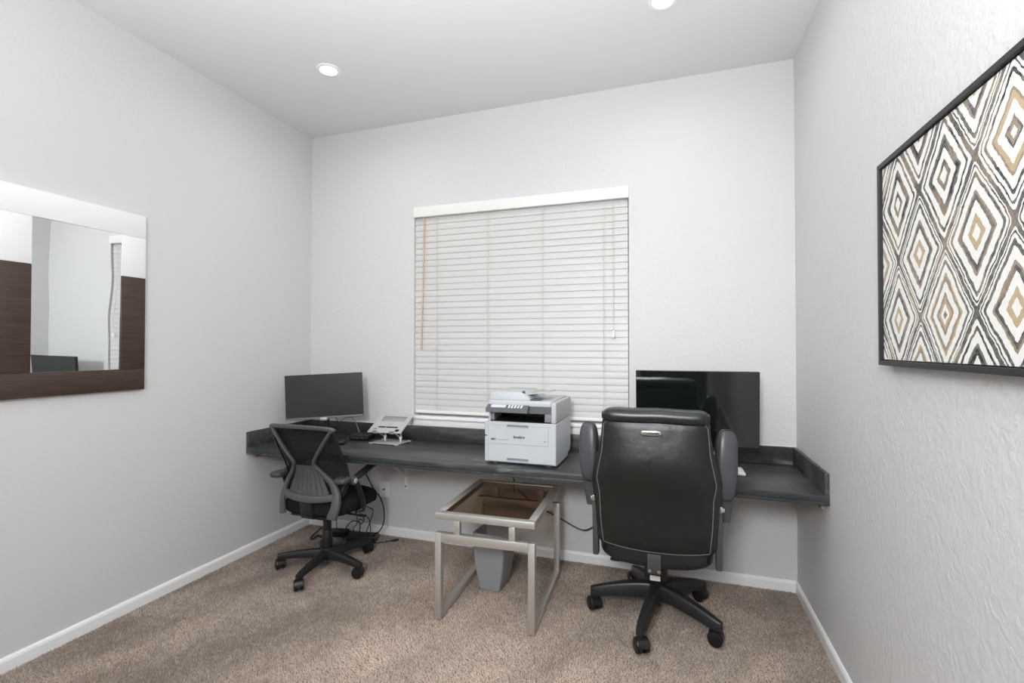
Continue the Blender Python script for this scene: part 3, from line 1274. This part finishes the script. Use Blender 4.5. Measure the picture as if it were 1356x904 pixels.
for s in (-1, 1):
    bm = B()
    bar(bm, (s * .225, -.02, .376), (s * .262, .0, .395), .05, .014, .003)
    tube(bm, [(s * .258, .00, .385), (s * .272, -.02, .44), (s * .270, -.055, .53), (s * .264, -.085, .585)], .019, 10)
    P_('arm_bracket', bm, M['black_plastic'], mc)
    bm = B()
    rounded(bm, (s * .235, -.155, .602), (.042, .048, .019), 3, 8)
    cyl(bm, (s * .236, -.095, .588), (s * .278, -.095, .588), .026, seg=22, bev=.003)
    P_('arm_pivot', bm, M['grey_plastic'], mc)
    bm = B()
    mt = Matrix.Translation((s * .262, .045, .627)) @ Matrix.Rotation(R(14), 4, 'X')
    rounded(bm, (0, 0, 0), (.028, .140, .012), 3.5, 8, mtx=mt)
    P_('armrest', bm, M['black_plastic'], mc)
    bm = B(); cyl(bm, (s * .276, -.095, .588), (s * .283, -.095, .588), .0155, seg=20, bev=.002)
    P_('pivot_cap', bm, M['alu'], mc, label='round silver pivot cap')

# ------------------------------------------------------------------ nickel side table
tb = thing('side_table', 'brushed nickel side table with a smoked glass top', 'table', (-.888, 2.232, .006), R(2.0))
tw, td, tt = .525, .662, .034
hx = tw / 2
ZL, ZT0, ZT1 = .438, .506, .540
for sx in (-1, 1):
    xa, xb = sorted((sx * hx, sx * (hx - tt)))
    for y0 in (0, td - tt):
        bm = B(); box(bm, xa, xb, y0, y0 + tt, 0, ZL, .002); P_('leg', bm, M['nickel'], tb)
    bm = B(); box(bm, xa, xb, tt + .0005, td - tt - .0005, 0, tt, .002); P_('floor_rail', bm, M['nickel'], tb)
for y0 in (0, td - tt):
    bm = B(); box(bm, -hx + tt + .0005, hx - tt - .0005, y0, y0 + tt, ZL - .046, ZL - .001, .002); P_('cross_rail', bm, M['nickel'], tb)
    for x in (-.160, .130):
        bm = B(); box(bm, x, x + .032, y0 + .003, y0 + tt - .003, ZL - .0005, ZT0 + .0005, .002); P_('post', bm, M['nickel'], tb)
for y0 in (0, td - .040):
    bm = B(); box(bm, -hx, hx, y0, y0 + .040, ZT0 + .001, ZT1, .002); P_('top_rail', bm, M['nickel'], tb)
for x0 in (-hx, hx - .040):
    bm = B(); box(bm, x0, x0 + .040, .0405, td - .0405, ZT0 + .001, ZT1, .002); P_('top_rail', bm, M['nickel'], tb)
bm = B(); box(bm, -hx + .041, hx - .041, .041, td - .041, ZT1 - .010, ZT1 - .003)
P_('glass_top', bm, M['smoked'], tb, smooth=False, label='smoked bronze glass inset')

# waste bin
bn = thing('waste_bin', 'slim grey plastic waste bin under the side table', 'bin', (-.985, 2.655, .008), R(-4))
bm = B()


def binring(t, inset=0.0):
    z = .31 * t
    w = .064 + .034 * math.sin(t * 1.75) / math.sin(1.75)
    d = .074 + .022 * math.sin(t * 1.75) / math.sin(1.75)
    return superring(0, 0, z, w - inset, d - inset, 12, 44)


rows = [binring(k / 14) for k in range(15)] + [binring(1, .003)] + [[p + Vector((0, 0, .004)) for p in binring((14 - k) / 14, .003)] for k in range(15)]
loft(bm, rows)
P_('bucket', bm, M['bin'], bn)
bm = B()
rr1 = [binring(1, -.003), [p + Vector((0, 0, .008)) for p in binring(1, -.003)], [p + Vector((0, 0, .008)) for p in binring(1, .005)], binring(1, .005)]
loft(bm, rr1 + [rr1[0]], cap=False)
P_('rim', bm, M['bin'], bn)


# ------------------------------------------------------------------ monitors
def monitor(name, label, pos, yaw, tilt, roll, w, h, screen_m, chin, bez, back, edge_m):
    base = (pos[0] + back * -math.sin(yaw), pos[1] + back * math.cos(yaw))
    t = thing(name, label, 'monitor', (base[0], base[1], DZT + .0005), yaw)
    zc = pos[2] - DZT
    mt = Matrix.Translation((0, -back, zc)) @ Matrix.Rotation(-tilt, 4, 'X') @ Matrix.Rotation(-roll, 4, 'Y').inverted()
    bm_ = B(); box(bm_, -w / 2, w / 2, .0015, .026, -h / 2, h / 2, .004, 2, mt); box(bm_, -w * .3, w * .3, .026, .045, -h * .35, h * .25, .008, 2, mt)
    P_('housing', bm_, edge_m, t)
    bm_ = B(); box(bm_, -w / 2 + bez, w / 2 - bez, -.0005, .0014, -h / 2 + chin + .001, h / 2 - bez, 0, 2, mt)
    P_('screen', bm_, screen_m, t, smooth=False)
    if chin > .008:
        bm_ = B(); box(bm_, -w / 2, w / 2, -.004, .0014, -h / 2, -h / 2 + chin, .001, 2, mt)
        P_('chin_bar', bm_, M['chin'], t, label='grey strip below the screen')
    bm_ = B()
    tube(bm_, [(0, .0, .012), (0, .0, zc * .5), (0, .045 - back, zc - .05)], .018, 14)
    P_('stand_neck', bm_, M['black_plastic'], t)
    bm_ = B()
    rows_ = [superring(0, -.02, z, a, b_, 2.6, 36) for z, a, b_ in ((0, .125, .095), (.006, .125, .095), (.010, .118, .088), (.012, .05, .04))]
    loft(bm_, rows_)
    P_('stand_base', bm_, M['black_plastic'], t)
    return t


m1 = monitor('monitor', 'smaller matte black monitor in the corner behind the mesh chair', (-2.331, 2.818, 1.044), .422, .03, -.047, .530, .313, M['screen_matte'], .014, .004, .07, M['black_plastic'])
bm = B(); rounded(bm, (.005, -.085, .165), (.03, .02, .014), 3, 6)
P_('stand_hinge', bm, M['silver'], m1, label='silver stand hinge')
m2 = monitor('monitor', 'large glossy black monitor behind the leather chair', (.128, 2.881, 1.045), .002, -.065, .0, .647, .424, M['screen_gloss'], .004, .003, .11, M['black_plastic'])

# keyboard with cable
kb = thing('keyboard', 'white computer keyboard behind the leather chair', 'keyboard', (.148, 2.808, DZT + .0005), R(0))
bm = B(); box(bm, -.215, .215, -.062, .062, .003, .017, .004, 2)
P_('case', bm, M['white_plastic'], kb)
key_me = None
for r_ in range(5):
    for c_ in range(15):
        if key_me is None:
            bm = B(); box(bm, -.0118, .0118, -.0095, .0095, 0, .005, .0015, 1)
            o = P_('key', bm, M['key'], kb); key_me = o.data
        else:
            o = bpy.data.objects.new('key', key_me); COL.objects.link(o); o.parent = kb
        o.location = (-.196 + c_ * .028, -.046 + r_ * .023, .0165)
bm = B(); tube(bm, [(-.02, .0625, .010), (.00, .072, .030), (.035, .050, .082), (.058, .010, .108), (.066, -.022, .098), (.050, -.030, .066), (.020, -.010, .045), (.00, .03, .040)], .0034, 8)
P_('keyboard_cable', bm, M['white_cable'], kb)

# mouse, dock and monitor cable on the desk
ms_ = thing('computer_mouse', 'black computer mouse on the desk beside the mesh chair', 'mouse', (-2.165, 2.80, DZT + .0005), R(25))
bm = B(); rounded(bm, (0, 0, .016), (.030, .055, .016), 2.6, 8)
P_('shell', bm, M['black_plastic'], ms_)
bm = B(); cyl(bm, (-.004, .025, .031), (.004, .025, .031), .008, seg=14)
P_('scroll_wheel', bm, M['grey_plastic'], ms_)
dk = thing('docking_station', 'small black box on the desk below the smaller monitor', 'device', (-2.135, 2.985, DZT + .0005), R(8))
bm = B(); box(bm, -.075, .075, -.05, .05, .002, .040, .006, 3)
P_('case', bm, M['black_plastic'], dk)
bm = B()
for x in (-.05, -.02, .02):
    box(bm, x, x + .018, -.0515, -.0495, .014, .024)
P_('ports', bm, M['grey_plastic'], dk)
bm = B()
tube(bm, [(-2.34, 2.93, .90), (-2.32, 2.965, .845), (-2.285, 2.985, .868), (-2.235, 3.0, .875), (-2.20, 3.0, .845), (-2.185, 3.01, .79), (-2.175, 3.015, .762)], .0030, 8)
cb = link('monitor_cable', bm, M['grey_cable'])
tag(cb, 'thin grey cable looping down behind the smaller monitor', 'cable')

# ------------------------------------------------------------------ laptop stand
ls = thing('laptop_stand', 'silver folding laptop stand on the desk beside the blind', 'stand', (-1.872, 2.95, DZT + .0005), R(-3))
bm = B(); box(bm, -.116, .116, -.085, .075, .003, .0075, .002, 2)
for x, y in ((-.105, -.080), (.105, -.080), (-.105, .07), (.105, .07)):
    box(bm, x - .014, x + .014, y - .010, y + .010, .0, .009, .002, 2)
P_('base_plate', bm, M['alu'], ls)
# top tray with cut-outs, built in its own plane
a_ = math.atan2(.100, .205)
TP = Matrix.Translation((0.018, -.105, .0835)) @ Matrix.Rotation(R(7), 4, 'Z') @ Matrix.Rotation(a_, 4, 'X')
bm = B()
W2, Lt, th = .126, .232, .0035


def tp(x0, x1, y0, y1, z0=0, z1=th, bev=.0):
    box(bm, x0, x1, y0, y1, z0, z1, bev, 1, TP)


tp(-W2, W2, 0, .018)
tp(-W2, -.098, .018, .046); tp(-.070, .070, .018, .058); tp(.098, W2, .018, .046)
tp(-W2, -.070, .046, .058) if False else tp(-W2, -.0701, .0461, .058)
tp(.0701, W2, .0461, .058)
tp(-W2, -.075, .0581, .075); tp(.075, W2, .0581, .075)
tp(-W2, W2, .0751, .135)
tp(-W2, -.092, .1351, .196); tp(.092, W2, .1351, .196)
tp(-W2, W2, .1961, Lt)
P_('tray', bm, M['alu'], ls)
bm = B()
bm.free()
for x in (-.062, .062):
    bm = B()
    prism(bm, [(-.005, -.002), (0, -.002), (0, .019), (.012, .019), (.012, .0225), (-.005, .0225)], 0, x - .016, x + .016)
    bmesh.ops.transform(bm, matrix=TP, verts=bm.verts[:])
    P_('lip_hook', bm, M['alu'], ls, smooth=False)
for x in (-.062, .066):
    kn = Vector((x, .022, .034))
    fr_ = TP @ Vector((x, .018, -.003))
    re_ = TP @ Vector((x, .150, -.003))
    bm = B(); bar(bm, fr_, kn, .011, .004, .001); P_('scissor_arm', bm, M['alu'], ls)
    bm = B(); bar(bm, kn + Vector((0, .003, 0)), re_, .011, .004, .001); P_('scissor_arm', bm, M['alu'], ls)
    bm = B()
    rounded(bm, kn, (.011, .011, .011), 2.2, 5)
    cyl(bm, (x, .022, .006), (x, .022, .028), .006, seg=12)
    P_('hinge_knob', bm, M['white_plastic'], ls)

# ------------------------------------------------------------------ printer
pr = thing('printer', 'white multifunction laser printer on the desk in front of the blind', 'printer', (-.811, 2.785, DZT + .0005))
X0, X1, Y0, Y1 = -.209, .211, -.203, .205


def prz(z):
    return z - DZT


bm = B()
prism(bm, [(Y0, .022), (Y0 + .006, .016), (Y0 + .10, .012), (Y1 - .10, .012), (Y1 - .085, .034), (Y1 - .03, .034), (Y1 - .02, .055), (Y1, .060), (Y1, .246), (Y0, .246)], 0, X0, X1)
bmesh.ops.bevel(bm, geom=[e for e in bm.edges if abs((e.verts[0].co - e.verts[1].co).z) > .1 or abs((e.verts[0].co - e.verts[1].co).y) > .3], offset=.010, segments=3, affect='EDGES', profile=.5)
P_('body', bm, M['printer'], pr)
bm = B()
for x in (X0 + .05, X1 - .05):
    for y in (Y0 + .05, Y1 - .14):
        cyl(bm, (x, y, 0), (x, y, .018), .016, seg=14)
P_('foot', bm, M['printer_grey'], pr)
# upper housing around the output cavity
U0, U1, CZ0, CZ1, UZ = X0 + .022, X1, .2465, .336, .362
bm = B()
box(bm, U1 - .030, U1, Y0 + .004, Y1, CZ0, UZ, .008, 3)
P_('side_housing', bm, M['printer_side'], pr)
bm = B(); box(bm, U0, U0 + .012, Y0 + .012, Y1, CZ0, UZ - .001, .003)
P_('side_housing', bm, M['printer'], pr)
bm = B(); box(bm, U0 + .012, U1 - .0305, Y0 + .22, Y1, CZ0, CZ1 - .001)
P_('rear_housing', bm, M['printer'], pr, smooth=False)
bm = B()
box(bm, U0 + .0125, U1 - .0305, Y0 + .005, Y0 + .2195, CZ0, CZ0 + .004)
box(bm, U0 + .0125, U1 - .0305, Y0 + .2, Y0 + .2195, CZ0 + .004, CZ1 - .001)
P_('output_tray', bm, M['printer_slot'], pr, smooth=False)
bm = B(); box(bm, U0 + .001, U1 - .0305, Y0 + .006, Y1 - .001, CZ1, UZ + .004, .004, 2)
sc_ = P_('scanner_lid', bm, M['printer'], pr)
bm = B()
box(bm, U0 + .150, U1 - .031, Y0 + .010, Y0 + .020, CZ0 + .050, CZ1 + .010)
box(bm, U0 + .0125, U1 - .031, Y0 + .011, Y0 + .020, CZ1 - .020, CZ1 + .010)
P_('dark_fascia', bm, M['printer_grey'], pr, smooth=False)
bm = B()
box(bm, U0 + .0126, U0 + .034, Y0 + .012, Y0 + .05, CZ0 + .0045, CZ0 + .05, .002)
box(bm, U1 - .068, U1 - .031, Y0 + .012, Y0 + .05, CZ0 + .0045, CZ0 + .05, .002)
P_('tray_guide', bm, M['printer_mid'], pr)
# tilting control panel
bm = B()
prism(bm, [(Y0 - .034, .302), (Y0 - .032, .324), (Y0 + .010, .344), (Y0 + .010, .306)], 0, U0 - .002, U0 + .244)
cp_ = P_('control_panel', bm, M['printer_grey'], pr, smooth=False)
an = math.atan2(.020, .042)
CPM = Matrix.Translation((.006, Y0 - .032, .3241)) @ Matrix.Rotation(an, 4, 'X')
bm = B(); box(bm, U0 + .018, U0 + .105, .010, .038, 0, .0015, 0, 2, CPM)
P_('display', bm, M['display'], cp_, smooth=False, label='pale lit-looking display')
bm = B()
for i in range(5):
    for j in range(3):
        box(bm, U0 + .120 + i * .018, U0 + .131 + i * .018, .009 + j * .011, .016 + j * .011, 0, .0018, .0005, 1, CPM)
P_('keypad', bm, M['white_plastic'], cp_)
# document feeder with paper tray
bm = B()
prism(bm, [(U0, UZ + .0045), (U0 + .006, UZ + .040), (U0 + .030, UZ + .050), (U0 + .185, UZ + .050), (U0 + .215, UZ + .036), (U0 + .245, UZ + .0045)], 1, Y0 + .03, Y1 - .06)
bmesh.ops.bevel(bm, geom=[e for e in bm.edges], offset=.004, segments=2, affect='EDGES', profile=.5)
fd = P_('document_feeder', bm, M['printer'], pr)
bm = B(); box(bm, U0 + .190, U0 + .205, Y0 + .045, Y0 + .058, UZ + .042, UZ + .056, .002)
P_('feeder_latch', bm, M['ink'], fd)
bm = B(); bar(bm, (U0 + .215, Y0 + .15, UZ + .035), (U1 - .055, Y0 + .15, UZ + .052), .17, .005, .002, up=(0, 0, 1))
P_('paper_tray', bm, M['printer_side'], fd)
bm = B(); bar(bm, (U0 + .222, Y0 + .075, UZ + .008), (U1 - .10, Y0 + .075, UZ + .012), .085, .004, .001, up=(0, 0, 1))
P_('tray_recess', bm, M['printer_grey'], fd)
# front door and cassette seams, handles
yf = Y0 - .0012
bm = B()
box(bm, X0 + .022, X1 - .042, yf, Y0 + .001, .120, .1215)
box(bm, X1 - .0435, X1 - .042, yf, Y0 + .001, .120, .226)
box(bm, X0 + .022, X1 - .03, yf, Y0 + .001, .2255, .2262)
box(bm, X0 + .022, X0 + .0228, yf, Y0 + .001, .022, .226)
P_('panel_seam', bm, M['printer_line'], pr, smooth=False)
for z in (.218, .030):
    bm = B()
    box(bm, -.073, .053, yf - .0008, Y0 + .001, z, z + .013)
    hh = P_('grip_recess', bm, M['printer_mid'], pr, smooth=False)
    bm = B(); box(bm, -.073, .053, yf - .0030, yf - .0009, z - .0035, z + .0005)
    P_('grip_lip', bm, M['printer'], hh, smooth=False)
text_mesh('lettering', 'brother', .0215, M['ink'], pr, (-.034, yf - .0003, .156), (math.pi / 2, 0, 0), .0007)
text_mesh('lettering', 'MFC', .0150, M['ink'], pr, (X0 + .040, yf - .0003, .140), (math.pi / 2, 0, 0), .0006, .25)
bm = B(); box(bm, X0 + .078, X0 + .146, yf, Y0 + .001, .1415, .1465)
P_('model_print', bm, M['ink_light'], pr, smooth=False)
bm = B(); box(bm, X0 + .004, X0 + .014, yf - .0004, Y0 + .001, .160, .168)
P_('usb_port', bm, M['ink'], pr, smooth=False)
bm = B(); cyl(bm, (X1 - .063, yf, .147), (X1 - .063, Y0 + .001, .147), .005, seg=14)
P_('badge', bm, M['printer_line'], pr)

# ------------------------------------------------------------------ mirror on the left wall
my0, my1, mz0, mz1 = 1.235, 1.838, 1.165, 2.092
mir = thing('wall_mirror', 'rectangular wall mirror in a half white half dark brown frame', 'mirror', (XL, (my0 + my1) / 2, mz0))
fwid, fd_, zsplit = .117, .024, 1.757 - mz0
hw2, hz = (my1 - my0) / 2, mz1 - mz0


def mbx(name, y0, y1, z0, z1, m, label=None):
    bm_ = B(); box(bm_, .002, fd_, y0, y1, z0, z1, .0015, 2)
    return P_(name, bm_, m, mir, label=label)


mbx('frame_rail', -hw2, hw2, 0, .110, M['mirror_brown'], 'dark brown wood bottom rail')
mbx('frame_rail', -hw2, hw2, hz - .121, hz, M['mirror_white'], 'white top rail')
for s in (-1, 1):
    y0, y1 = sorted((s * hw2, s * (hw2 - fwid)))
    mbx('frame_stile', y0, y1, .1105, zsplit, M['mirror_brown'], 'dark brown wood side of the frame')
    mbx('frame_stile', y0, y1, zsplit + .0005, hz - .1215, M['mirror_white'], 'white side of the frame')
bm = B(); box(bm, .001, .012, -hw2 + fwid - .002, hw2 - fwid + .002, .108, hz - .119)
mg = P_('mirror_glass', bm, M['mirror'], mir, smooth=False)
mg.location = (.004, 0, .5)
mg.rotation_euler = (0, .009, -.009)
mg.data.transform(Matrix.Translation((0, 0, -.5)))

# ------------------------------------------------------------------ framed print on the right wall
ay1, az0, az1, aw = 1.862, 1.332, 1.980, 1.02
ay0 = ay1 - aw
art = thing('framed_art', 'black framed print of black white and gold diamonds on the wall', 'picture', (XR, (ay0 + ay1) / 2, az0))
ART_Y0, ART_Z0 = 1.476 - (ay0 + ay1) / 2, 1.820 - az0
fa, fdp = .016, .036
hA, zA = aw / 2, az1 - az0


def abx(name, y0, y1, z0, z1):
    bm_ = B(); box(bm_, -fdp, -.003, y0, y1, z0, z1, .0012, 1)
    return P_(name, bm_, M['art_frame'], art)


abx('frame_rail', -hA, hA, 0, fa); abx('frame_rail', -hA, hA, zA - fa, zA)
abx('frame_stile', -hA, -hA + fa, fa + .0003, zA - fa - .0003); abx('frame_stile', hA - fa, hA, fa + .0003, zA - fa - .0003)
bm = B(); box(bm, -.027, -.004, -hA + fa + .003, hA - fa - .003, fa + .003, zA - fa - .003)
P_('canvas', bm, art_material(), art, smooth=False)

# ------------------------------------------------------------------ power gear and cables on the carpet
ps = thing('power_strip', 'long black power strip on the carpet under the desk', 'power strip', (-2.10, 2.95, .010), R(14))
bm = B(); box(bm, -.105, .105, -.045, .045, 0, .045, .006, 3)
P_('case', bm, M['black_plastic'], ps)
bm = B()
for i in range(4):
    box(bm, -.085 + i * .045, -.055 + i * .045, -.015, .02, .0448, .0465, .001)
P_('outlet', bm, M['grey_plastic'], ps)
pb = thing('power_brick', 'black power adapter brick on the carpet beside the chair column', 'adapter', (-2.315, 2.975, .010), R(10))
bm = B(); box(bm, -.060, .060, -.035, .035, 0, .042, .006, 3)
P_('case', bm, M['black_plastic'], pb)
bm = B(); cyl(bm, (.059, 0, .02), (.078, 0, .02), .006, .004, 12)
P_('strain_relief', bm, M['cable'], pb)


def cable(pts, r_, label, m='cable', cat='cable', plug=None):
    bm_ = B()
    tube(bm_, pts, r_, 8, 8)
    o_ = link('cable', bm_, M[m])
    tag(o_, label, cat)
    if plug:
        p, q = Vector(plug[0]), Vector(plug[1])
        b2 = B(); bar(b2, p, q, .016, .012, .003)
        P_('plug', b2, M['black_plastic'], o_)
    return o_


cable([(-2.11, 2.98, .50), (-2.03, 2.98, .375), (-1.975, 2.98, .318), (-1.945, 2.98, .24), (-1.945, 2.98, .15), (-1.975, 2.975, .085), (-2.015, 2.965, .058)], .0042, 'thick black cable arching out to the power strip end nearest the wall plate')
cable([(-2.14, 2.955, .40), (-2.085, 2.955, .266), (-2.02, 2.955, .236), (-2.03, 2.955, .18), (-2.065, 2.955, .09), (-2.075, 2.953, .054)], .0034, 'black cable bending sharply above the middle of the power strip')
cable([(-2.26, 2.99, .40), (-2.205, 2.985, .24), (-2.17, 2.98, .15), (-2.17, 2.978, .11), (-2.185, 2.962, .085), (-2.175, 2.95, .054)], .0030, 'thin black cable dropping to a knot behind the power strip')
cable([(-2.46, 3.05, .15), (-2.36, 3.055, .158), (-2.25, 3.055, .145), (-2.16, 3.055, .145), (-2.12, 3.05, .13), (-2.10, 3.04, .09), (-2.08, 3.02, .03), (-2.05, 3.01, .018)], .0034, 'black cable running level then down behind the power strip')
cable([(-2.235, 2.905, .0125), (-2.24, 2.93, .05), (-2.225, 2.94, .10), (-2.18, 2.942, .140), (-2.13, 2.94, .142), (-2.11, 2.935, .125), (-2.115, 2.935, .085), (-2.125, 2.935, .0590)], .0034, 'black cable looped in an arc over the power strip')
cable([(-2.20, 3.02, .22), (-2.165, 3.02, .165), (-2.14, 3.022, .135), (-2.155, 3.02, .10), (-2.18, 3.02, .105), (-2.175, 3.015, .13), (-2.15, 3.02, .125)], .0036, 'small knotted twist of black cable hanging above the power strip')
cable([(-2.335, 2.985, .30), (-2.332, 2.98, .20), (-2.345, 2.98, .12), (-2.34, 2.975, .056)], .0028, 'thin black cable dropping straight to the power adapter brick')
cable([(-2.255, 2.975, .030), (-2.235, 2.97, .06), (-2.22, 2.955, .062), (-2.195, 2.945, .057)], .0032, 'short black cable joining the adapter brick and the power strip')
cable([(-2.375, 2.965, .045), (-2.42, 2.93, .075), (-2.455, 2.895, .045), (-2.482, 2.87, .014), (-2.45, 2.85, .014), (-2.41, 2.86, .04), (-2.39, 2.89, .012)], .0070, 'thick black cable hooped on the carpet behind the mesh chair')
cable([(-2.00, 2.92, .016), (-1.96, 2.945, .014), (-1.92, 2.98, .014), (-1.885, 3.01, .015)], .0036, 'loose black cord lying on the carpet toward the baseboard', plug=((-1.895, 3.0, .016), (-1.855, 3.03, .018)))
cable([(-.99, 3.04, .676), (-1.0, 3.06, .60), (-1.005, 3.08, .50), (-.96, 3.09, .42), (-.84, 3.09, .34), (-.768, 3.085, .311), (-.673, 3.08, .273), (-.58, 3.08, .232), (-.525, 3.08, .224), (-.468, 3.08, .253), (-.36, 3.085, .30), (-.25, 3.09, .34)], .0042, 'black printer cable drooping along the wall behind the side table')
